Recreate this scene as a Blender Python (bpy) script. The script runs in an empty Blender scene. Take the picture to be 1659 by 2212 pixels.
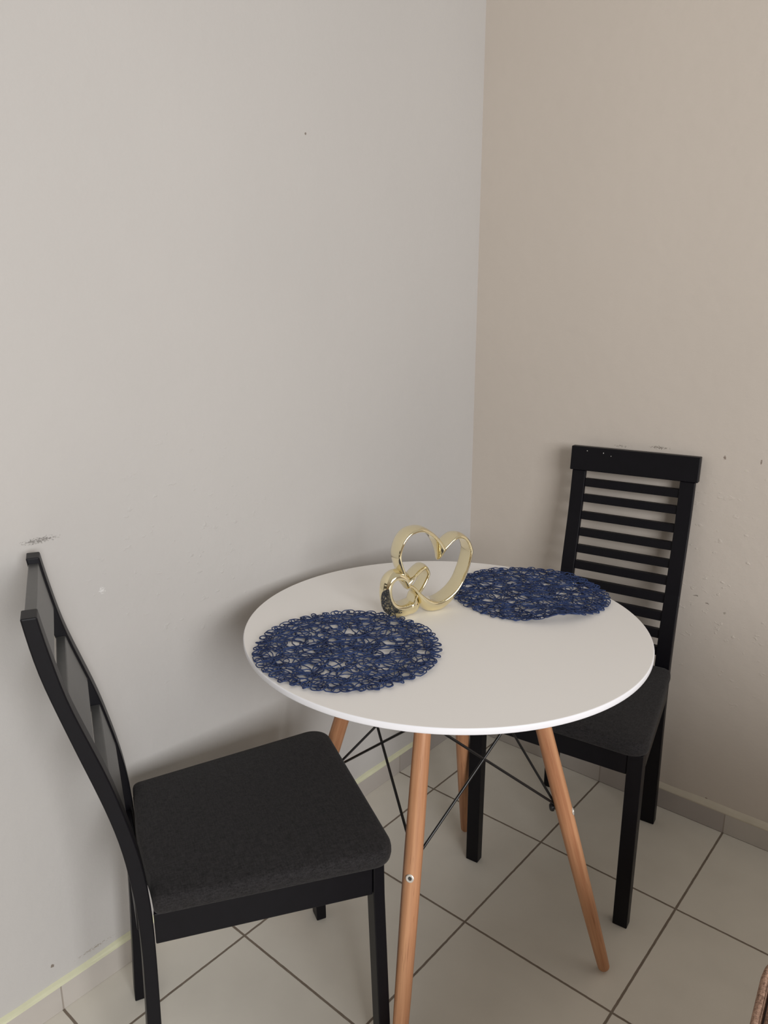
import bpy, bmesh, math, random
from mathutils import Vector, Matrix
random.seed(7)
scene = bpy.context.scene
COL = scene.collection
R = math.radians

# ------------------------------------------------------------------ helpers
def link(o, parent=None):
    COL.objects.link(o)
    if parent is not None:
        o.parent = parent
    return o

def mesh_obj(name, verts, faces, mat, parent=None, smooth=False, bevel=0.0, segs=2, angle=40):
    me = bpy.data.meshes.new(name)
    me.from_pydata([tuple(v) for v in verts], [], faces)
    me.update()
    bm = bmesh.new(); bm.from_mesh(me)
    bmesh.ops.recalc_face_normals(bm, faces=bm.faces)
    bm.to_mesh(me); bm.free()
    me.materials.append(mat)
    if smooth:
        me.polygons.foreach_set('use_smooth', [True] * len(me.polygons))
    o = bpy.data.objects.new(name, me)
    link(o, parent)
    if bevel:
        m = o.modifiers.new('bevel', 'BEVEL')
        m.width = bevel; m.segments = segs; m.limit_method = 'ANGLE'; m.angle_limit = R(angle)
        m.harden_normals = False
    return o

def box_vf(x0, x1, y0, y1, z0, z1):
    v = [(x0,y0,z0),(x1,y0,z0),(x1,y1,z0),(x0,y1,z0),(x0,y0,z1),(x1,y0,z1),(x1,y1,z1),(x0,y1,z1)]
    f = [(0,3,2,1),(4,5,6,7),(0,1,5,4),(1,2,6,5),(2,3,7,6),(3,0,4,7)]
    return v, f

def prism_vf(poly, axis, a0, a1):
    """extrude closed polygon along an axis ('x': poly in (y,z); 'z': poly in (x,y))"""
    n = len(poly)
    if axis == 'x':
        v = [(a0, p[0], p[1]) for p in poly] + [(a1, p[0], p[1]) for p in poly]
    else:
        v = [(p[0], p[1], a0) for p in poly] + [(p[0], p[1], a1) for p in poly]
    f = [tuple(range(n - 1, -1, -1)), tuple(range(n, 2 * n))]
    for i in range(n):
        j = (i + 1) % n
        f.append((i, j, n + j, n + i))
    return v, f

def tube_vf(pts, rad, sides=8, closed=False):
    V, F = [], []
    n = len(pts)
    pts = [Vector(p) for p in pts]
    prev = None
    for i, p in enumerate(pts):
        if closed:
            t = pts[(i + 1) % n] - pts[i - 1]
        else:
            t = pts[min(i + 1, n - 1)] - pts[max(i - 1, 0)]
        t.normalize()
        if prev is None:
            a = Vector((0, 0, 1)) if abs(t.z) < .9 else Vector((1, 0, 0))
            prev = t.cross(a).normalized()
        u = (prev - t * prev.dot(t))
        if u.length < 1e-6:
            u = t.orthogonal()
        u.normalize(); w = t.cross(u); prev = u
        r = rad[i] if isinstance(rad, (list, tuple)) else rad
        for k in range(sides):
            a = 2 * math.pi * k / sides
            V.append(p + u * (r * math.cos(a)) + w * (r * math.sin(a)))
    m = n if closed else n - 1
    for i in range(m):
        for k in range(sides):
            a = i * sides + k; b = i * sides + (k + 1) % sides
            i2 = (i + 1) % n
            c = i2 * sides + (k + 1) % sides; d = i2 * sides + k
            F.append((a, b, c, d))
    if not closed:
        F.append(tuple(range(sides - 1, -1, -1)))
        F.append(tuple((n - 1) * sides + k for k in range(sides)))
    return V, F

def lathe_vf(prof, n=48):
    """prof: (r, z) from bottom to top; closed with caps when r==0"""
    V, F, rings = [], [], []
    for r, z in prof:
        if r < 1e-7:
            rings.append([len(V)]); V.append((0, 0, z))
        else:
            rings.append(list(range(len(V), len(V) + n)))
            V += [(r * math.cos(2 * math.pi * k / n), r * math.sin(2 * math.pi * k / n), z) for k in range(n)]
    for a, b in zip(rings[:-1], rings[1:]):
        for k in range(n):
            k2 = (k + 1) % n
            if len(a) == 1 and len(b) == 1: continue
            if len(a) == 1: F.append((a[0], b[k2], b[k]))
            elif len(b) == 1: F.append((a[k], a[k2], b[0]))
            else: F.append((a[k], a[k2], b[k2], b[k]))
    return V, F

def thing(name, label, cat, loc=(0, 0, 0), rz=0.0, group=None):
    o = bpy.data.objects.new(name, None)
    o.empty_display_size = .05
    o.location = loc; o.rotation_euler = (0, 0, rz)
    o['label'] = label; o['category'] = cat
    if group: o['group'] = group
    return link(o)

def tag(o, label, cat, group=None):
    o['label'] = label; o['category'] = cat
    if group: o['group'] = group
    return o

def structure(o):
    o['kind'] = 'structure'
    return o

# ------------------------------------------------------------------ materials
def new_mat(name):
    m = bpy.data.materials.new(name); m.use_nodes = True
    nt = m.node_tree
    return m, nt, nt.nodes['Principled BSDF']

def N(nt, t, **kw):
    n = nt.nodes.new(t)
    for k, v in kw.items():
        setattr(n, k, v)
    return n

def L(nt, a, b): nt.links.new(a, b)

def math_node(nt, op, a, b=None, clamp=False):
    n = N(nt, 'ShaderNodeMath', operation=op, use_clamp=clamp)
    for i, x in enumerate((a, b)):
        if x is None: continue
        if isinstance(x, (int, float)): n.inputs[i].default_value = x
        else: L(nt, x, n.inputs[i])
    return n.outputs[0]

def mixrgb(nt, fac, a, b, blend='MIX'):
    n = N(nt, 'ShaderNodeMix', data_type='RGBA', blend_type=blend)
    for s, x in ((0, fac), (6, a), (7, b)):
        if isinstance(x, (int, float)): n.inputs[s].default_value = x
        elif isinstance(x, tuple): n.inputs[s].default_value = (*x, 1) if len(x) == 3 else x
        else: L(nt, x, n.inputs[s])
    return n.outputs[2]

def noise(nt, vec, scale, detail=3, rough=.5):
    n = N(nt, 'ShaderNodeTexNoise')
    n.inputs['Scale'].default_value = scale; n.inputs['Detail'].default_value = detail
    n.inputs['Roughness'].default_value = rough
    if vec is not None: L(nt, vec, n.inputs['Vector'])
    return n.outputs[0]

def ramp(nt, x, p0, p1, c0=(0,0,0), c1=(1,1,1)):
    n = N(nt, 'ShaderNodeValToRGB')
    n.color_ramp.elements[0].position = p0; n.color_ramp.elements[1].position = p1
    n.color_ramp.elements[0].color = (*c0, 1); n.color_ramp.elements[1].color = (*c1, 1)
    L(nt, x, n.inputs[0])
    return n.outputs[0]

def bump(nt, h, strength, dist, bsdf):
    n = N(nt, 'ShaderNodeBump')
    n.inputs['Strength'].default_value = strength; n.inputs['Distance'].default_value = dist
    L(nt, h, n.inputs['Height']); L(nt, n.outputs[0], bsdf.inputs['Normal'])
    return n

def pos(nt): return N(nt, 'ShaderNodeNewGeometry').outputs['Position']
def objco(nt): return N(nt, 'ShaderNodeTexCoord').outputs['Object']

def mapping(nt, vec, scale=(1,1,1), loc=(0,0,0)):
    n = N(nt, 'ShaderNodeMapping')
    n.inputs['Scale'].default_value = scale; n.inputs['Location'].default_value = loc
    L(nt, vec, n.inputs['Vector'])
    return n.outputs[0]

def spot(nt, P, c, rad):
    """soft ellipsoid mask about c with half sizes rad (1 inside .. 0 outside)"""
    s = N(nt, 'ShaderNodeVectorMath', operation='SUBTRACT'); L(nt, P, s.inputs[0]); s.inputs[1].default_value = c
    d = N(nt, 'ShaderNodeVectorMath', operation='DIVIDE'); L(nt, s.outputs[0], d.inputs[0]); d.inputs[1].default_value = rad
    l = N(nt, 'ShaderNodeVectorMath', operation='LENGTH'); L(nt, d.outputs[0], l.inputs[0])
    return math_node(nt, 'SUBTRACT', 1.0, l.outputs['Value'], clamp=True)

def wall_material(name, base, scuffs, dents):
    m, nt, b = new_mat(name)
    P = pos(nt)
    n1 = noise(nt, P, 1.3, 4)
    col = mixrgb(nt, ramp(nt, n1, .3, .7), tuple(c * .97 for c in base), tuple(min(1, c * 1.02) for c in base))
    fine = noise(nt, P, 420, 3, .7)
    scr = noise(nt, mapping(nt, P, (1, 1, 1.8)), 210, 5, .75)
    for c, rad, amount, colr, thr in scuffs:
        msk = spot(nt, P, c, rad)
        g = ramp(nt, math_node(nt, 'MULTIPLY', math_node(nt, 'POWER', msk, .5), scr), thr, thr + .05)
        col = mixrgb(nt, math_node(nt, 'MULTIPLY', g, amount), col, colr)
    L(nt, col, b.inputs['Base Color'])
    b.inputs['Roughness'].default_value = .62
    b.inputs['Specular IOR Level'].default_value = .25
    med = noise(nt, P, 24, 5, .6)
    h = math_node(nt, 'ADD', math_node(nt, 'MULTIPLY', med, 1.0), math_node(nt, 'MULTIPLY', fine, .05))
    pit = ramp(nt, noise(nt, mapping(nt, P, (1, 1, 1.6)), 46, 2), .66, .74)
    for c, rad, a in dents:
        msk = spot(nt, P, c, rad)
        h = math_node(nt, 'ADD', h, math_node(nt, 'MULTIPLY', math_node(nt, 'MULTIPLY', msk, pit), a))
    bump(nt, h, .35, .0035, b)
    return m

# ------------------------------------------------------------------ measured layout (metres)
TILE = .345; GX, GY = .1264, .3425          # first grout lines from the skirting faces
WALL = .010                                  # walls stand 1 cm behind the skirting faces
SK_H = .056

M_wall_l = wall_material('left_wall_paint', (.535, .52, .503), [
    ((-.01, -1.311, .940), (.02, .070, .013), .75, (.16, .15, .14), .40),
    ((-.01, -1.30, .082), (.02, .12, .012), .7, (.25, .2, .15), .46),
    ((-.01, -1.208, .82), (.02, .014, .016), .6, (.80, .80, .79), .40),
    ((-.01, -1.384, .103), (.02, .006, .006), .9, (.2, .16, .13), .30),
    ((-.01, -.658, 1.686), (.02, .004, .004), .9, (.2, .16, .13), .30)],
    [((-.01, -1.0, .85), (.05, .35, .35), .8)])
M_wall_r = wall_material('right_wall_paint', (.60, .545, .485), [
    ((.553, .01, .993), (.060, .02, .010), .8, (.20, .17, .14), .42),
    ((.451, .01, .986), (.060, .02, .008), .7, (.20, .17, .14), .44),
    ((.711, .01, .985), (.006, .02, .011), .85, (.2, .15, .12), .36),
    ((.792, .01, .986), (.004, .02, .012), .85, (.2, .15, .12), .36),
    ((.680, .01, .627), (.014, .02, .004), .85, (.2, .17, .14), .36),
    ((.710, .01, .613), (.011, .02, .004), .85, (.2, .17, .14), .36),
    ((.753, .01, .598), (.007, .02, .010), .7, (.3, .27, .22), .36),
    ((.764, .01, .074), (.005, .02, .004), .85, (.2, .15, .12), .30)],
    [((.76, .01, .66), (.24, .05, .40), .9)])

def floor_material():
    m, nt, b = new_mat('floor_tiles')
    P = pos(nt)
    s = N(nt, 'ShaderNodeSeparateXYZ'); L(nt, P, s.inputs[0])
    wob = math_node(nt, 'MULTIPLY', math_node(nt, 'SUBTRACT', noise(nt, P, 60, 2), .5), .0016)
    gs = []; ids = []
    for o, off, sg in ((s.outputs[0], GX, 1), (s.outputs[1], GY, -1)):
        x = math_node(nt, 'ADD', math_node(nt, 'MULTIPLY', o, sg), -off)
        x = math_node(nt, 'ADD', x, wob)
        q = math_node(nt, 'DIVIDE', x, TILE)
        ids.append(math_node(nt, 'FLOOR', q))
        fr = math_node(nt, 'FRACT', math_node(nt, 'ADD', q, 10.0))
        d = math_node(nt, 'ABSOLUTE', math_node(nt, 'SUBTRACT', fr, .5))
        gs.append(math_node(nt, 'MULTIPLY', math_node(nt, 'SUBTRACT', .5, d), TILE))   # metres to nearest line
    dmin = math_node(nt, 'MINIMUM', gs[0], gs[1])
    tile = ramp(nt, math_node(nt, 'MULTIPLY', dmin, 100), .20, .30)
    cid = N(nt, 'ShaderNodeCombineXYZ'); L(nt, ids[0], cid.inputs[0]); L(nt, ids[1], cid.inputs[1])
    wn = N(nt, 'ShaderNodeTexWhiteNoise', noise_dimensions='3D'); L(nt, cid.outputs[0], wn.inputs[0])
    mott = noise(nt, P, 7, 4, .55)
    c = mixrgb(nt, ramp(nt, mott, .3, .7), (.70, .665, .59), (.765, .73, .65))
    c = mixrgb(nt, math_node(nt, 'MULTIPLY', wn.outputs[0], .25), c, (.715, .695, .63))
    specks = ramp(nt, noise(nt, P, 190, 2), .76, .79)
    c = mixrgb(nt, math_node(nt, 'MULTIPLY', specks, .25), c, (.30, .27, .22))
    gcol = mixrgb(nt, noise(nt, P, 40, 3), (.16, .125, .095), (.27, .225, .18))
    c = mixrgb(nt, tile, gcol, c)
    L(nt, c, b.inputs['Base Color'])
    rg = math_node(nt, 'ADD', math_node(nt, 'MULTIPLY', tile, -.42), .85)
    L(nt, rg, b.inputs['Roughness'])
    b.inputs['Specular IOR Level'].default_value = .35
    h = math_node(nt, 'ADD', tile, math_node(nt, 'MULTIPLY', noise(nt, P, 30, 4), .12))
    bump(nt, h, .5, .0015, b)
    return m
M_floor = floor_material()

def skirting_material(name, axis, off, sg):
    m, nt, b = new_mat(name)
    P = pos(nt)
    s = N(nt, 'ShaderNodeSeparateXYZ'); L(nt, P, s.inputs[0])
    x = math_node(nt, 'ADD', math_node(nt, 'MULTIPLY', s.outputs[axis], sg), -off)
    q = math_node(nt, 'DIVIDE', x, TILE)
    idn = math_node(nt, 'FLOOR', q)
    fr = math_node(nt, 'FRACT', math_node(nt, 'ADD', q, 10.0))
    d = math_node(nt, 'MULTIPLY', math_node(nt, 'SUBTRACT', .5, math_node(nt, 'ABSOLUTE', math_node(nt, 'SUBTRACT', fr, .5))), TILE * 100)
    tile = ramp(nt, d, .10, .20)
    wn = N(nt, 'ShaderNodeTexWhiteNoise', noise_dimensions='1D'); L(nt, idn, wn.inputs['W'])
    c = mixrgb(nt, wn.outputs[0], (.40, .365, .345), (.57, .535, .485))
    c = mixrgb(nt, math_node(nt, 'MULTIPLY', noise(nt, P, 25, 4), .35), c, (.40, .37, .35))
    c = mixrgb(nt, tile, (.34, .30, .26), c)
    L(nt, c, b.inputs['Base Color'])
    b.inputs['Roughness'].default_value = .5
    bump(nt, tile, .4, .001, b)
    return m
M_sk_l = skirting_material('left_skirting_tiles', 1, GY, -1)
M_sk_r = skirting_material('right_skirting_tiles', 0, GX, 1)

def simple(name, col, rough=.5, spec=.5, metal=0.0, nscale=0, namt=0.0, bumpd=0):
    m, nt, b = new_mat(name)
    b.inputs['Roughness'].default_value = rough
    b.inputs['Specular IOR Level'].default_value = spec
    b.inputs['Metallic'].default_value = metal
    P = objco(nt)
    if nscale:
        n = noise(nt, P, nscale, 4)
        c = mixrgb(nt, n, tuple(x * (1 - namt) for x in col), tuple(min(1, x * (1 + namt)) for x in col))
        L(nt, c, b.inputs['Base Color'])
        if bumpd: bump(nt, n, .4, bumpd, b)
    else:
        b.inputs['Base Color'].default_value = (*col, 1)
    return m

M_cove_l = simple('yellowed_cove_left', (.70, .70, .50), .6, .3, 0, 22, .10, .002)
M_cove_r = simple('cream_cove_right', (.60, .55, .45), .6, .3, 0, 22, .10, .002)
M_black = simple('black_satin_wood', (.0042, .0040, .0062), .42, .20, 0, 60, .25, .0002)
M_panel_sheen = simple('black_satin_sheen', (.045, .046, .045), .36, 1.0, 0, 60, .25, .0002)  # same black paint, base colour lightened to imitate the wall's grazing reflection
M_rod = simple('black_powder_coat', (.006, .006, .007), .33, .5, 0, 80, .2)
M_top = simple('white_tabletop', (.88, .86, .835), .42, .4, 0, 3, .012)
M_chrome = simple('screw_nickel', (.85, .82, .76), .4, .5, .6, 200, .1)
M_dark = simple('screw_recess', (.05, .05, .05), .5)

def edge_material():
    m, nt, b = new_mat('white_edge')
    c = mixrgb(nt, noise(nt, objco(nt), 5, 2), (.86, .87, .92), (.90, .91, .95))
    L(nt, c, b.inputs['Base Color'])
    b.inputs['Roughness'].default_value = .3
    return m
M_edge = edge_material()

def beech():
    m, nt, b = new_mat('beech_wood')
    P = objco(nt)
    g = noise(nt, mapping(nt, P, (95, 95, 3.0)), 1.0, 4, .6)
    g2 = noise(nt, mapping(nt, P, (420, 420, 18)), 1.0, 2, .5)
    c = mixrgb(nt, ramp(nt, g, .3, .72), (.36, .152, .072), (.61, .325, .172))
    c = mixrgb(nt, math_node(nt, 'MULTIPLY', ramp(nt, g2, .64, .72), .55), c, (.26, .11, .05))
    L(nt, c, b.inputs['Base Color'])
    b.inputs['Roughness'].default_value = .45
    b.inputs['Specular IOR Level'].default_value = .4
    return m
M_wood = beech()

def fabric(name, ca, cb, scale, bumpd=.0006, aniso=(1, 1, 1)):
    m, nt, b = new_mat(name)
    P = objco(nt)
    a = noise(nt, mapping(nt, P, (scale * 1.0, scale * .22, scale)), 1.0, 3, .7)
    d = noise(nt, mapping(nt, P, (scale * .22, scale * 1.0, scale)), 1.0, 3, .7)
    f = noise(nt, P, scale * 2.5, 2, .6)
    w = math_node(nt, 'ADD', math_node(nt, 'MULTIPLY', math_node(nt, 'ADD', a, d), .4), math_node(nt, 'MULTIPLY', f, .2))
    c = mixrgb(nt, ramp(nt, w, .36, .64), ca, cb)
    L(nt, c, b.inputs['Base Color'])
    b.inputs['Roughness'].default_value = .9
    b.inputs['Specular IOR Level'].default_value = .2
    b.inputs['Sheen Weight'].default_value = .06
    b.inputs['Sheen Roughness'].default_value = .5
    bump(nt, w, .8, bumpd, b)
    return m
M_seat = fabric('charcoal_woven_fabric', (.0065, .0060, .0065), (.034, .032, .0335), 420, .0008)
M_sofa = fabric('brown_woven_fabric', (.09, .045, .03), (.62, .40, .29), 300, .002)
M_seam = simple('dark_seam', (.02, .012, .01), .9, .1)

def gold():
    m, nt, b = new_mat('pale_gold_glaze')
    b.inputs['Base Color'].default_value = (.90, .78, .50, 1)
    n = noise(nt, objco(nt), 30, 2)
    c = mixrgb(nt, n, (.86, .765, .50), (.92, .83, .58))
    L(nt, c, b.inputs['Base Color'])
    b.inputs['Metallic'].default_value = 1.0
    b.inputs['Roughness'].default_value = .09
    b.inputs['Coat Weight'].default_value = .3
    return m
M_gold = gold()

def twine():
    m, nt, b = new_mat('navy_paper_twine')
    P = objco(nt)
    n = noise(nt, P, 35, 3)
    t = noise(nt, P, 700, 2, .6)
    c = mixrgb(nt, ramp(nt, n, .35, .65), (.014, .027, .088), (.034, .064, .178))
    c = mixrgb(nt, math_node(nt, 'MULTIPLY', t, .4), c, (.012, .02, .06))
    L(nt, c, b.inputs['Base Color'])
    b.inputs['Roughness'].default_value = .6
    b.inputs['Specular IOR Level'].default_value = .3
    bump(nt, t, .6, .0006, b)
    return m
M_twine = twine()

# ------------------------------------------------------------------ the setting
XMAX, YMIN, ZTOP = 4.6, -4.2, 2.6
v, f = box_vf(-.14, XMAX, YMIN, .14, -.06, 0)
structure(mesh_obj('floor', v, f, M_floor))
v, f = box_vf(-.14, -WALL, YMIN, .14, 0, ZTOP)
structure(mesh_obj('wall_left', v, f, M_wall_l))
v, f = box_vf(-WALL, XMAX, WALL, .14, 0, ZTOP)
structure(mesh_obj('wall_right', v, f, M_wall_r))
v, f = box_vf(-WALL, 0, YMIN, WALL, 0, SK_H)
structure(mesh_obj('baseboard_left', v, f, M_sk_l, bevel=.0012))
v, f = box_vf(0, XMAX, 0, WALL, 0, SK_H)
structure(mesh_obj('baseboard_right', v, f, M_sk_r, bevel=.0012))
# sloped, paint-daubed mortar fillets along the top of the skirting tiles
def fillet(name, length, along_y, h0, h1, mat):
    V, F = [], []
    n = 60
    for i in range(n + 1):
        s = i / n
        wob = .0014 * math.sin(17 * s * length) + .001 * math.sin(41 * s * length + 1)
        a = length * s
        prof = [(0.0004, SK_H), (0.0006, SK_H + h0 + wob * .3), (-.004, SK_H + h0 + (h1 - h0) * .55 + wob), (-WALL, SK_H + h1 + wob), (-WALL, SK_H)]
        for d, z in prof:
            V.append((d, -a + WALL, z) if along_y else (a - WALL, -d, z))
    k = 5
    for i in range(n):
        for j in range(k):
            j2 = (j + 1) % k
            F.append((i*k+j, i*k+j2, (i+1)*k+j2, (i+1)*k+j))
    F.append(tuple(range(k))); F.append(tuple(n*k + j for j in range(k)))
    return structure(mesh_obj(name, V, F, mat, smooth=False))
fillet('trim_1', -YMIN, True, .002, .009, M_cove_l)
fillet('trim_2', XMAX, False, .003, .016, M_cove_r)

# ------------------------------------------------------------------ chairs
def interp(tab, z):
    if z <= tab[0][1]: return tab[0][0]
    for (a, za), (b, zb) in zip(tab[:-1], tab[1:]):
        if z <= zb:
            t = (z - za) / (zb - za)
            return a + (b - a) * t
    return tab[-1][0]

BACK = [(0,0),(.010,.231),(.013,.36),(.011,.44),(.006,.495),(-.001,.553),(-.012,.603),(-.024,.649),(-.039,.699),(-.058,.765),(-.073,.819),(-.083,.857),(-.095,.935),(-.103,1.0)]
FRONT = [(.025,0),(.031,.221),(.033,.341),(.033,.429),(.029,.489),(.021,.547),(.010,.598),(-.006,.667),(-.029,.739),(-.050,.805),(-.064,.874),(-.075,.936),(-.083,1.0)]
def smooth_tab(tab):
    out = []
    z = 0.0
    while z <= 1.0001:
        s = sum(interp(tab, min(1, max(0, z + d))) for d in (-.03, -.015, 0, .015, .03)) / 5
        out.append((s, z)); z += .02
    return out
BACK_S, FRONT_S = smooth_tab(BACK), smooth_tab(FRONT)

HF, HR = .200, .155          # half widths at front legs / rear posts
Y_FL0, Y_FL1, Y_FT = .394, .417, .379    # front legs: back/front face at the floor, back face at the top
Z_A0, Z_A1 = .376, .431      # apron

def back_piece(name, mat, parent, x0, x1, z0, z1, amp, f_off=0.0, b_off=0.0, thick=None, bevel=.0015, steps=None):
    steps = steps or max(2, int((z1 - z0) / .02))
    zs = [z0 + (z1 - z0) * i / steps for i in range(steps + 1)]
    def lean(tab, z):
        y = interp(tab, z)
        return y if y > 0 else y * amp
    fr = [(lean(FRONT_S, z) - f_off, z) for z in zs]
    if thick: bk = [(y - thick, z) for y, z in fr]
    else: bk = [(lean(BACK_S, z) - b_off, z) for z in zs]
    v, f = prism_vf(fr + bk[::-1], 'x', x0, x1)
    return mesh_obj(name, v, f, mat, parent, bevel=bevel, angle=35)

def seat_pad(parent, style):
    # trapezoid outline with rounded corners, crowned top, rolled edge
    yb, yf = .0345, .435
    sk = .036 if style == 'panel' else 0.0        # the front edge is a little askew on this chair
    yo = -.0065 if style == 'panel' else 0.0
    xb, xf = .162, .210
    corners = [(-xb, yb, .014), (xb, yb, .014), (xf, yf, .038), (-xf, yf, .038)]
    out = []
    n = len(corners)
    for i, (x, y, r) in enumerate(corners):
        p = Vector((x, y)); a = (Vector(corners[i-1][:2]) - p).normalized(); b = (Vector(corners[(i+1) % n][:2]) - p).normalized()
        ang = a.angle(b); t = r / math.tan(ang / 2)
        p0, p1 = p + a * t, p + b * t
        c = p + (a + b).normalized() * (r / math.sin(ang / 2))
        a0 = math.atan2(p0.y - c.y, p0.x - c.x); a1 = math.atan2(p1.y - c.y, p1.x - c.x)
        while a1 < a0: a1 += 2 * math.pi
        for k in range(11):
            q = a0 + (a1 - a0) * k / 10
            out.append((c.x + r * math.cos(q), c.y + r * math.sin(q)))
    # resample the straight edges for a smooth crown
    dense = []
    for i, p in enumerate(out):
        q = out[(i + 1) % len(out)]
        d = math.hypot(q[0]-p[0], q[1]-p[1]); m = max(1, int(d / .02))
        for k in range(m): dense.append((p[0] + (q[0]-p[0]) * k / m, p[1] + (q[1]-p[1]) * k / m))
    cx, cy = 0, (yb + yf) / 2
    rings = [(.975, Z_A1 - .001), (.994, Z_A1 + .001), (1.0, Z_A1 + .008), (.999, Z_A1 + .015), (.993, Z_A1 + .0215), (.979, Z_A1 + .0262), (.95, Z_A1 + .0288), (.86, Z_A1 + .0312), (.7, Z_A1 + .0335), (.5, Z_A1 + .035), (.25, Z_A1 + .0358)]
    V, F = [], []
    m = len(dense)
    for s, z in rings:
        for x, y in dense:
            q = (y - yb) / (yf - yb)
            y2 = y + q * (yo - sk * x) - (1 - q) ** 6 * .007 * max(0, 1 - (x / .115) ** 2)
            sy = s if y > cy else 1 - (1 - s) * .4
            V.append((cx + (x - cx) * s, cy + (y2 - cy) * sy, z))
    for i in range(len(rings) - 1):
        for k in range(m):
            k2 = (k + 1) % m
            F.append((i*m+k, i*m+k2, (i+1)*m+k2, (i+1)*m+k))
    F.append(tuple(range(m - 1, -1, -1)))
    V.append((cx, cy, Z_A1 + .036)); c = len(V) - 1
    for k in range(m): F.append(((len(rings)-1)*m+k, (len(rings)-1)*m+(k+1) % m, c))
    return mesh_obj('seat', V, F, M_seat, parent, smooth=True)

def tapered_leg(parent, sx, style):
    x0, x1 = sx * (HF - .032), sx * HF
    V = []
    if style == 'slat': st = ((0, .394, .4185), (Z_A0 - .004, .390, .4195), (Z_A1, .390, .4195))
    elif sx > 0: st = ((0, .392, .4135), (Z_A0 - .004, Y_FT, .3995), (Z_A1, Y_FT, .3985))
    else: st = ((0, .395, .417), (Z_A0 - .004, .388, .413), (Z_A1, .387, .412))
    for z, ya, yb in st:
        V += [(x0, ya, z), (x1, ya, z), (x1, yb, z), (x0, yb, z)]
    F = [(0,1,2,3), (8,9,10,11)]
    for i in (0, 4):
        for k in range(4):
            F.append((i+k, i+(k+1) % 4, i+4+(k+1) % 4, i+4+k))
    return mesh_obj('leg', V, F, M_black, parent, bevel=.002)

def board(name, p, q, thick, z0, z1, parent, mat=None):
    """vertical board from p to q (xy), thickness to the left of p->q"""
    p, q = Vector(p), Vector(q)
    d = (q - p).normalized(); n = Vector((-d.y, d.x)) * thick
    poly = [p, q, q + n, p + n]
    v, f = prism_vf([(a.x, a.y) for a in poly], 'z', z0, z1)
    return mesh_obj(name, v, f, mat or M_black, parent, bevel=.0018)

def make_chair(label, loc, rz, style):
    t = thing('dining_chair', label, 'chair', loc, rz)
    amp, top = (1.0, .932) if style == 'panel' else (.62, .984)
    seat_pad(t, style)
    for s in (-1, 1):
        tapered_leg(t, s, style)
    # aprons
    yl, yr = (.4165, .4165) if style == 'slat' else (.409, .3965)
    board('front_apron', (-HF + .0325, yl), (HF - .0325, yr), -.017, Z_A0, Z_A1, t)
    board('rear_apron', (-HR + .0365, .010), (HR - .0365, .010), .018, Z_A0, Z_A1, t)
    for s in (-1, 1):
        board('side_apron', (s * (HR + .0025), .0338), (s * (HF - .003), (.3892 if style == 'slat' else Y_FT - .0008 if s > 0 else .3862)), .020 * s, Z_A0, Z_A1, t)
    # rear posts run from the floor to the top of the back
    pw = .036
    for s in (-1, 1):
        xa, xb = (s * HR, s * (HR - pw))
        pt = top if style == 'panel' else .921
        back_piece('back_post', M_black, t, min(xa, xb), max(xa, xb), 0, pt, amp, bevel=.002, steps=46)
    xi = HR - pw + .0005
    if style == 'panel':
        back_piece('back_panel', M_panel_sheen, t, -xi, xi, .843, top - .009, amp, f_off=.0035, thick=.0155)
        back_piece('back_panel', M_panel_sheen, t, -xi, xi, .706, .791, amp, f_off=.0035, thick=.0155)
        back_piece('back_panel', M_panel_sheen, t, -xi, xi, .571, .654, amp, f_off=.0035, thick=.0155)
    else:
        r = back_piece('top_rail', M_black, t, -HR - .006, HR + .006, .9215, top, amp, f_off=-.004, b_off=.003, bevel=.002)
        zs = [(.900,.879),(.858,.838),(.812,.792),(.768,.748),(.724,.704),(.682,.661),(.638,.616),(.593,.571),(.549,.527),(.505,.483)]
        for z1, z0 in zs:
            back_piece('back_slat', M_black, t, -xi, xi, z0, z1, amp, f_off=.004, thick=.014, bevel=.001)
        # chipped paint flecks on the rail
        for (x, z, sx, sz) in ((.118, .974, .0016, .0009), (.075, .972, .0008, .0018), (.055, .966, .0008, .0010)):
            y = (lambda q: q if q > 0 else q * amp)(interp(FRONT_S, z)) + .0041
            V = [(x + sx * math.cos(a) * random.uniform(.7, 1.2), y, z + sz * math.sin(a) * random.uniform(.7, 1.2)) for a in [k * math.pi / 4 for k in range(8)]]
            V2 = [(p[0], p[1] + .0003, p[2]) for p in V]
            Fs = [tuple(range(8)), tuple(range(15, 7, -1))] + [(k, (k+1) % 8, 8+(k+1) % 8, 8+k) for k in range(8)]
            mesh_obj('paint_chip', V + V2, Fs, M_top, r)
    return t

make_chair('black dining chair with wide back panels beside the left wall, nearest the camera',
           (.1981, -1.3298, 0), R(-25.8), 'panel')
make_chair('black dining chair with a horizontal slatted back standing against the right wall',
           (.509, -.0795, 0), R(186.5), 'slat')

# ------------------------------------------------------------------ table
TX, TY, TH, TR = .4455, -.7540, .7337, .386
table = thing('round_table', 'round white table on splayed beech legs with black wire braces', 'table', (TX, TY, 0))
TT = .0135
prof = [(0, TH - TT), (TR - .010, TH - TT), (TR - .004, TH - TT + .0012), (TR - .0015, TH - TT + .0022), (TR - .0003, TH - TT + .0032), (TR, TH - TT + .0042), (TR, TH - .0018), (TR - .0004, TH - .0008), (TR - .0012, TH - .0001), (TR - .002, TH), (TR * .6, TH), (0, TH)]
v, f = lathe_vf(prof, 160)
top = mesh_obj('tabletop', v, f, M_top, table)
top.data.materials.append(M_edge)
for p in top.data.polygons:
    c = p.center
    r = math.hypot(c.x, c.y)
    p.use_smooth = r > TR - .02
    if r > TR - .0014 or (r > TR - .011 and c.z < TH - TT + .002): p.material_index = 1
RF, RT, PHI, ZL, IL, ZU, RU = .3516, .1468, .4288, .377, .0119, .6169, .1693
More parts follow.
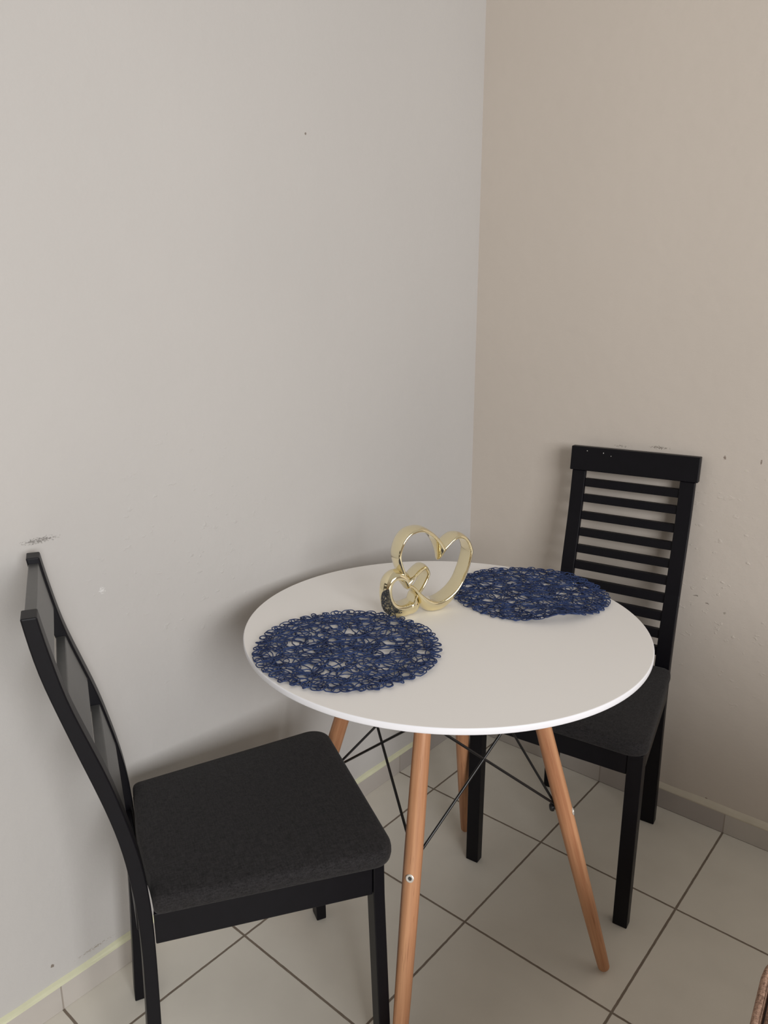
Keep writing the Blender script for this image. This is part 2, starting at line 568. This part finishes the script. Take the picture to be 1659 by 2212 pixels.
def radial(a, r, z): return Vector((r * math.cos(a), r * math.sin(a), z))
leg_angles = [PHI + k * math.pi / 2 for k in range(4)]
LEG_TOP = TH - TT
def axis_r(z): return RF + (RT - RF) * z / .72
for a in leg_angles:
    foot, head = radial(a, RF, 0), radial(a, axis_r(LEG_TOP - .003), LEG_TOP - .003)
    if a == leg_angles[2]: foot = foot + Vector((-.757, .652, 0)) * .032      # this one stands a little splayed
    d = head - foot; ln = d.length
    prof = [(0, .0005)]
    for k in range(1, 7):
        q = k / 6 * math.pi / 2
        prof.append((.0120 * math.sin(q), .0005 + .009 * (1 - math.cos(q))))
    for s, r_ in ((.06, .0130), (.2, .0148), (.4, .0163), (.55, .0167), (.75, .0158), (.95, .0142), (1.0, .0138)):
        prof.append((r_, ln * s))
    prof.append((0, ln))
    v, f = lathe_vf(prof, 28)
    lg = mesh_obj('leg', v, f, M_wood, table, smooth=True, )
    lg.location = foot + Vector((0, 0, .004))
    q = d.to_track_quat('Z', 'Y')
    lg.rotation_mode = 'QUATERNION'; lg.rotation_quaternion = q
    # screw head (outside) and black brace bolt (inside), in the leg's own frame
    out_dir = (q.inverted() @ Vector((math.cos(a), math.sin(a), 0)))
    zloc = ln * (.358 / LEG_TOP)
    ov = Vector((out_dir.x, out_dir.y, 0)).normalized()
    rot = ov.to_track_quat('Z', 'Y').to_matrix()
    def disc(name, prof, off, mat, parent, zz, sgn=1):
        v, f = lathe_vf(prof, 20)
        M3 = (ov * sgn).to_track_quat('Z', 'Y').to_matrix()
        vv = [M3 @ Vector(p) + ov * sgn * off + Vector((0, 0, zz)) for p in v]
        return mesh_obj(name, vv, f, mat, parent, smooth=False, bevel=.0002)
    sc = disc('screw', [(0, 0), (.0074, 0), (.0074, .0010), (.0062, .0018), (.0038, .0018), (.0034, .0006), (0, .0006)], .0158, M_chrome, lg, zloc)
    disc('recess', [(0, 0), (.0032, 0), (.0032, .0003), (0, .0003)], .0165, M_dark, sc, zloc)
    disc('brace_bolt', [(0, -.003), (.0050, -.003), (.0050, .0035), (.0078, .0040), (.0082, .0065), (.0078, .0095), (.0060, .0115), (0, .012)], .0155, M_rod, lg, ln * (.370 / LEG_TOP), -1)
for i in range(4):
    for j in (1, 3):
        a, b = leg_angles[i], leg_angles[(i + j) % 4]
        p0 = radial(a, axis_r(ZL) - IL - .006, ZL); p1 = radial(b, RU, ZU)
        # small bend at the end so the braces of one side pass each other
        side = .0026 if j == 1 else -.0026
        nrm = (p1 - p0).cross(Vector((0, 0, 1))).normalized()
        mid = (p0 + p1) * .5
        pts = [p0 + Vector((0, 0, -.004)), p0, p0.lerp(p1, .1), p0.lerp(p1, .5), p0.lerp(p1, .9), p1, p1 + radial(b, .012, .004)]
        pts = [p + nrm * side * (1 if 0 < k < 6 else .6) for k, p in enumerate(pts)]
        v, f = tube_vf(pts, .0026, 10)
        mesh_obj('brace_rod', v, f, M_rod, table, smooth=True)
# crossed steel bearers under the top, hidden from above
for k in range(2):
    a = leg_angles[k]
    d = Vector((math.cos(a), math.sin(a), 0)); n = Vector((-d.y, d.x, 0))
    z0, z1 = LEG_TOP - .0125 - .006 * k, LEG_TOP - .0065 - .006 * k
    w = .012
    poly = [d * .128 + n * w, d * -.128 + n * w, d * -.128 - n * w, d * .128 - n * w]
    v, f = prism_vf([(p.x, p.y) for p in poly], 'z', z0 + .006, z1 + .006)
    mesh_obj('bearer', v, f, M_rod, table, bevel=.001)

# ------------------------------------------------------------------ placemats of looped twine
def placemat(_, cx, cy, rad, seed, lift, rot=0.0):
    rnd = random.Random(seed)
    V, F = [], []
    def add(curve, r, zbase, zamp, zf):
        ph = rnd.uniform(0, 6.28)
        pts = []
        n = len(curve)
        for k, (x, y) in enumerate(curve):
            z = zbase + zamp * math.sin(zf * 2 * math.pi * k / n + ph)
            pts.append((x, y, z + .0014 + lift(x / rad, y / rad)))
        v, f = tube_vf(pts, r, 6, closed=True)
        o = len(V)
        V.extend(v); F.extend([tuple(i + o for i in q) for q in f])
    rim_phase = rnd.uniform(0, 6.28)
    def loopy(rho, amp, m, jit, sign=-1, wob=0.0):
        """ring of loops: radius rho carries loops of radius amp, m of them"""
        ph, p2, p3, p4 = (rnd.uniform(0, 6.28) for _ in range(4))
        if wob == 0: ph = rim_phase + rnd.uniform(-.25, .25)
        L_ = 2 * math.pi * (rho + m * amp)
        n = max(60, int(L_ / .0042))
        out = []
        k3, k4 = rnd.choice([2, 3, 4]), rnd.choice([5, 6, 7])
        for k in range(n):
            t = 2 * math.pi * k / n
            rr = rho + jit * math.sin(k3 * t + p3) + .5 * jit * math.sin(k4 * t + p4)
            am = amp * (1 + .22 * math.sin(k4 * t + p2) + .12 * math.sin(11 * t + p3))
            x = rr * math.cos(t) + am * math.cos(sign * m * t + ph)
            y = rr * math.sin(t) + am * math.sin(sign * m * t + ph)
            sl = k * .0042
            if wob:
                x += wob * (math.sin(sl / .0051 + p4) + .7 * math.sin(sl / .0029 + p2)) * math.sin(sl / .031 + p3)
                y += wob * (math.sin(sl / .0046 + p3) + .7 * math.sin(sl / .0033 + ph)) * math.sin(sl / .027 + p2)
            d = math.hypot(x, y)
            lim = rad * (.992 if wob == 0 else .955)
            if d > lim: x, y = x * lim / d, y * lim / d
            out.append((x, y))
        return out
    S = rad / .17
    spec = []
    # heart of the mat, loosely filled
    spec += [(.020, .026, 5, .003), (.031, .021, 7, .003)]
    # big petals
    spec += [(.050, .036, 7, .004), (.062, .034, 9, .005), (.080, .034, 11, .005), (.095, .036, 10, .005)]
    spec += [(.106, .025, 18, .004), (.118, .032, 13, .004), (.128, .022, 24, .003), (.139, .021, 28, .002)]
    # scalloped rim
    spec += [(.1520, .0155, 43, .0005), (.1590, .0085, 43, .0005)]
    for i, (a, b, m, j) in enumerate(spec):
        rim = m == 43
        add(loopy(a * S, b * S, m, j, -1 if rim else rnd.choice([-1, -1, 1]), 0 if rim else .0015), rnd.uniform(.00098, .00118), rnd.uniform(.0006, .0030), .0010, m * 1.5)
    # plain wandering rings that tie the petals together
    for rr in (.056, .088, .122, .150):
        add(loopy(rr * S, .004 * S, rnd.choice([19, 23, 31]), .004, -1, .0018), .00095, rnd.uniform(.0006, .0026), .0009, 30)
    o = mesh_obj('placemat', V, F, M_twine, None, smooth=True)
    o.location = (cx, cy, TH + .0008); o.rotation_euler = (0, 0, rot)
    return o
m1 = placemat('x', .3825, -.9625, .170, 3, lambda x, y: .0012 * max(0, x * .2 + y))
tag(m1, 'round navy looped twine placemat lying flat, at the near left side of the table', 'placemat', 'navy placemats on the table')
def lift2(x, y):
    a = math.degrees(math.atan2(y, x)) + 36
    return .017 * math.exp(-(a / 20) ** 2) * min(1.05, math.hypot(x, y)) ** 2.2
m2 = placemat('x', .490, -.506, .169, 11, lift2)
tag(m2, 'round navy looped twine placemat with one buckled edge, nearer the slatted chair', 'placemat', 'navy placemats on the table')

# ------------------------------------------------------------------ interlocked hearts sculpture
def catmull(pts, closed=False, sub=7):
    out = []
    n = len(pts)
    rng = n if closed else n - 1
    for i in range(rng):
        g = lambda k: pts[k % n] if closed else pts[min(max(k, 0), n - 1)]
        p0, p1, p2, p3 = g(i-1), g(i), g(i+1), g(i+2)
        for s in range(sub):
            t = s / sub
            out.append(tuple(.5 * ((2*b) + (-a + c) * t + (2*a - 5*b + 4*c - d) * t*t + (-a + 3*b - 3*c + d) * t**3) for a, b, c, d in zip(p0, p1, p2, p3)))
    if not closed: out.append(tuple(pts[-1]))
    return out

def ribbon(pts, depth, mat, parent, name, zmin=0.0, keel=None):
    """pts: (u, z, w0, t_out, t_in) in clockwise order, open list starting and ending at the cusp"""
    P = catmull(pts, False, 8)
    n = len(P)
    sec = []
    K = 14
    for k in range(K + 1):                       # outer face front -> back
        s = k / K; sec.append(('o', s))
    for k in range(K - 1, 0, -1):                # inner face back -> front
        s = k / K; sec.append(('i', s))
    V, F = [], []
    m = len(sec)
    for i, (u, z, w0, to, ti) in enumerate(P):
        a, b = P[max(i-1, 0)], P[min(i+1, n-1)]
        t = Vector((b[0]-a[0], b[1]-a[1]))
        if t.length < 1e-9: t = Vector((1, 0))
        t.normalize(); nv = Vector((-t.y, t.x))
        if i == 0 or i == n - 1:
            nv = Vector(CUSP_UP)
        for side, s in sec:
            bulge = (math.sin(math.pi * s)) ** .62
            rim = .0013
            h = rim + (to - rim) * bulge if side == 'o' else -(rim + (ti - rim) * bulge)
            if s in (0, 1): h = 0
            pu, pz = u + nv.x * h, z + nv.y * h
            if side == 'i' and keel:
                kd = math.hypot(u - P[0][0], z - P[0][1])
                kw = max(0, 1 - kd / keel[1]) ** 1.5 * keel[0] * math.sin(math.pi * s) ** 1.1
                pu -= CUSP_UP[0] * kw; pz -= CUSP_UP[1] * kw
            V.append((pu, w0 + s * depth, max(zmin, pz)))
    for i in range(n - 1):
        for k in range(m):
            k2 = (k + 1) % m
            F.append((i*m+k, i*m+k2, (i+1)*m+k2, (i+1)*m+k))
    F.append(tuple(range(m))); F.append(tuple((n-1)*m + k for k in range(m)))
    o = mesh_obj(name, V, F, mat, parent, smooth=True)
    return o
# local frame: x = along the heart's width, y = into the sculpture's depth, z up
sculpt = thing('heart_sculpture', 'shiny pale gold sculpture of two interlocked hearts standing between the placemats', 'sculpture',
               (.40568, -.72213, TH + .0008), R(65))
big_rim = [(-.0658,.0682),(-.0728,.0913),(-.0787,.1086),(-.0823,.1254),(-.0799,.1413),(-.0733,.1566),(-.062,.1686),(-.0466,.1739),(-.0311,.1734),(-.0153,.1648),(-.0012,.1521),(.0101,.1388),(.0153,.1316),(.0222,.1372),(.0331,.146),(.0452,.151),(.0575,.1498),(.0681,.1407),(.0748,.1267),(.0765,.1152),(.0727,.0968),(.0661,.0768),(.0563,.0553),(.0423,.0383),(.024,.0258),(.0077,.0198),(-.0065,.0212),(-.0228,.0305),(-.039,.0453),(-.053,.0606)]
def big_pt(p, i):
    u, z = p
    low = max(0, min(1, (.050 - z) / .028))
    to = .0065 + .0165 * low
    ti = .0035
    d = math.hypot(u - .0153, z - .1316)
    if d < .025: ti = .0022; to = .0050
    return (u, z, 0.0, to, ti)
bp = [big_pt(p, i) for i, p in enumerate(big_rim)]
ci = 12
order = bp[ci:] + bp[:ci + 1]
CUSP_UP = (.25, .97)
ribbon(order, .046, M_gold, sculpt, 'large_heart', keel=(.026, .034))
small_rim = [(-.0658,.0663),(-.0727,.0784),(-.0843,.0844),(-.0939,.0834),(-.1015,.0754),(-.1043,.063),(-.1024,.048),(-.0956,.0339),(-.0859,.0267),(-.0722,.0244),(-.0605,.0263),(-.0532,.0285),(-.0488,.0394),(-.0411,.0494),(-.0333,.0595),(-.0255,.0732),(-.0214,.0857),(-.0269,.0972),(-.0358,.0952),(-.0455,.0883),(-.0552,.0795)]
sp = []
for i, (u, z) in enumerate(small_rim):
    w = 0.0
    if 12 <= i <= 19: w = .016 * math.sin((i - 11) / 9 * math.pi)
    u += .48 * w; z -= .36 * w
    low = max(0, min(1, (.055 - z) / .03))
    to = .0150 + .0110 * low
    if 12 <= i <= 20: to = .006
    ti = .0035
    sp.append((u, z, w - .003, to, ti))
sp = (sp + sp[:1])[::-1]
CUSP_UP = (-.2, .97)
ribbon(sp, .040, M_gold, sculpt, 'small_heart', keel=(.008, .02))

# ------------------------------------------------------------------ upholstered seat at the right edge
def sofa():
    # left edge passes through (1.083, -.89) at seat height, turned a little off the room's axes
    hx, hy = .75, .36  # unseen length, extended to shade the floor and wall beyond
    ang = R(5.7)
    ex, ey = Vector((math.cos(ang), math.sin(ang))), Vector((-math.sin(ang), math.cos(ang)))
    c0 = Vector((1.090, -.89)) + ex * hx - ey * .235
    t = thing('sofa', 'brown woven fabric sofa seat with a piped edge, cut off at the lower right corner', 'sofa', (c0.x, c0.y, 0), ang)
    RC = .10
    def outline(r, gx, gy):
        out = []
        for (sx, sy, a0) in ((1, 1, 0), (-1, 1, 90), (-1, -1, 180), (1, -1, 270)):
            for k in range(9):
                a = R(a0 + 90 * k / 8)
                out.append((sx * (gx - r) + r * math.cos(a), sy * (gy - r) + r * math.sin(a)))
        return out
    def stack(rings, name, mat):
        V, F = [], []
        m = 36
        for g, z in rings: V += [(x, y, z) for x, y in outline(RC, hx + g, hy + g)]
        for i in range(len(rings) - 1):
            for k in range(m): F.append((i*m+k, i*m+(k+1) % m, (i+1)*m+(k+1) % m, (i+1)*m+k))
        F.append(tuple(range(m - 1, -1, -1))); F.append(tuple((len(rings)-1)*m + k for k in range(m)))
        return mesh_obj(name, V, F, mat, t, smooth=True)
    stack([(-.02, .07), (-.006, .075), (-.004, .10), (-.004, .26), (-.012, .268)], 'base', M_sofa)
    c = stack([(-.012, .27), (-.002, .275), (.001, .30), (.001, .39), (-.004, .405), (-.012, .413), (-.03, .418), (-.06, .422), (-.12, .425)], 'cushion', M_sofa)
    ring = [(x, y, .411) for x, y in outline(RC, hx - .001, hy - .001)]
    v, f = tube_vf(ring, .0058, 10, closed=True)
    mesh_obj('piping', v, f, M_sofa, c, smooth=True)
    ring = [(x, y, .4165) for x, y in outline(RC, hx - .0095, hy - .0095)]
    v, f = tube_vf(ring, .0012, 6, closed=True)
    mesh_obj('seam', v, f, M_seam, c, smooth=True)
    # unseen back on the wall side, added and sized to shade wall and floor
    prof = [(.02, .27), (.14, .27), (.16, .5), (.165, .70), (.15, .765), (.11, .78), (.07, .765), (.045, .70), (.01, .43)]
    v, f = prism_vf([(hy - .165 + a, b) for a, b in prof], 'x', -hx + .28, hx - .03)
    mesh_obj('shading_backrest', v, f, M_sofa, t, bevel=.02, segs=3)
    for sx in (-1, 1):
        for sy in (-1, 1):
            v, f = lathe_vf([(0, 0), (.014, 0), (.020, .072), (0, .072)], 20)
            mesh_obj('leg', [(p[0] + sx * (hx - .06), p[1] + sy * (hy - .06), p[2]) for p in v], f, M_black, t, smooth=False)
sofa()

# ------------------------------------------------------------------ camera (solved from the tile grid)
cam_d = bpy.data.cameras.new('camera'); cam = bpy.data.objects.new('camera', cam_d); link(cam)
f_px = 1601.59
cam_d.sensor_fit = 'VERTICAL'; cam_d.sensor_height = 36.0; cam_d.lens = f_px / 2212 * 36.0
cam_d.clip_start = .02
r_ = Vector((.7598517, .6500964, 5.12e-5)); u_ = Vector((-.1629345, .1903664, .9680976)); fw = Vector((-.6293470, .7356190, -.2505734))
M4 = Matrix(((r_.x, u_.x, -fw.x, 1.2296208), (r_.y, u_.y, -fw.y, -1.8521317), (r_.z, u_.z, -fw.z, 1.3051652), (0, 0, 0, 1)))
cam.matrix_world = M4
scene.camera = cam

# ------------------------------------------------------------------ light
w = bpy.data.worlds.new('world'); scene.world = w; w.use_nodes = True
nt = w.node_tree; bg = nt.nodes['Background']
tc = N(nt, 'ShaderNodeTexCoord'); s = N(nt, 'ShaderNodeSeparateXYZ'); L(nt, tc.outputs['Generated'], s.inputs[0])
g = ramp(nt, math_node(nt, 'ADD', math_node(nt, 'MULTIPLY', s.outputs[2], .5), .5), .36, .85, (.36, .24, .14), (.92, .87, .80))
L(nt, g, bg.inputs['Color']); bg.inputs['Strength'].default_value = .46

def area(name, loc, target, sx, sy, power, col):
    d = bpy.data.lights.new(name, 'AREA'); d.shape = 'RECTANGLE'; d.size = sx; d.size_y = sy
    d.energy = power; d.color = col
    o = bpy.data.objects.new(name, d); link(o); o.location = loc
    o.rotation_euler = (Vector(target) - Vector(loc)).to_track_quat('-Z', 'Y').to_euler()
    return o
area('window_light', (4.2, -2.8, 1.9), (0, -.8, 1.1), 1.9, 1.5, 140, (.99, .99, 1.0))
scene.view_settings.view_transform = 'Standard'
scene.view_settings.look = 'None'
scene.view_settings.exposure = 0.0
scene.cycles.use_denoising = True
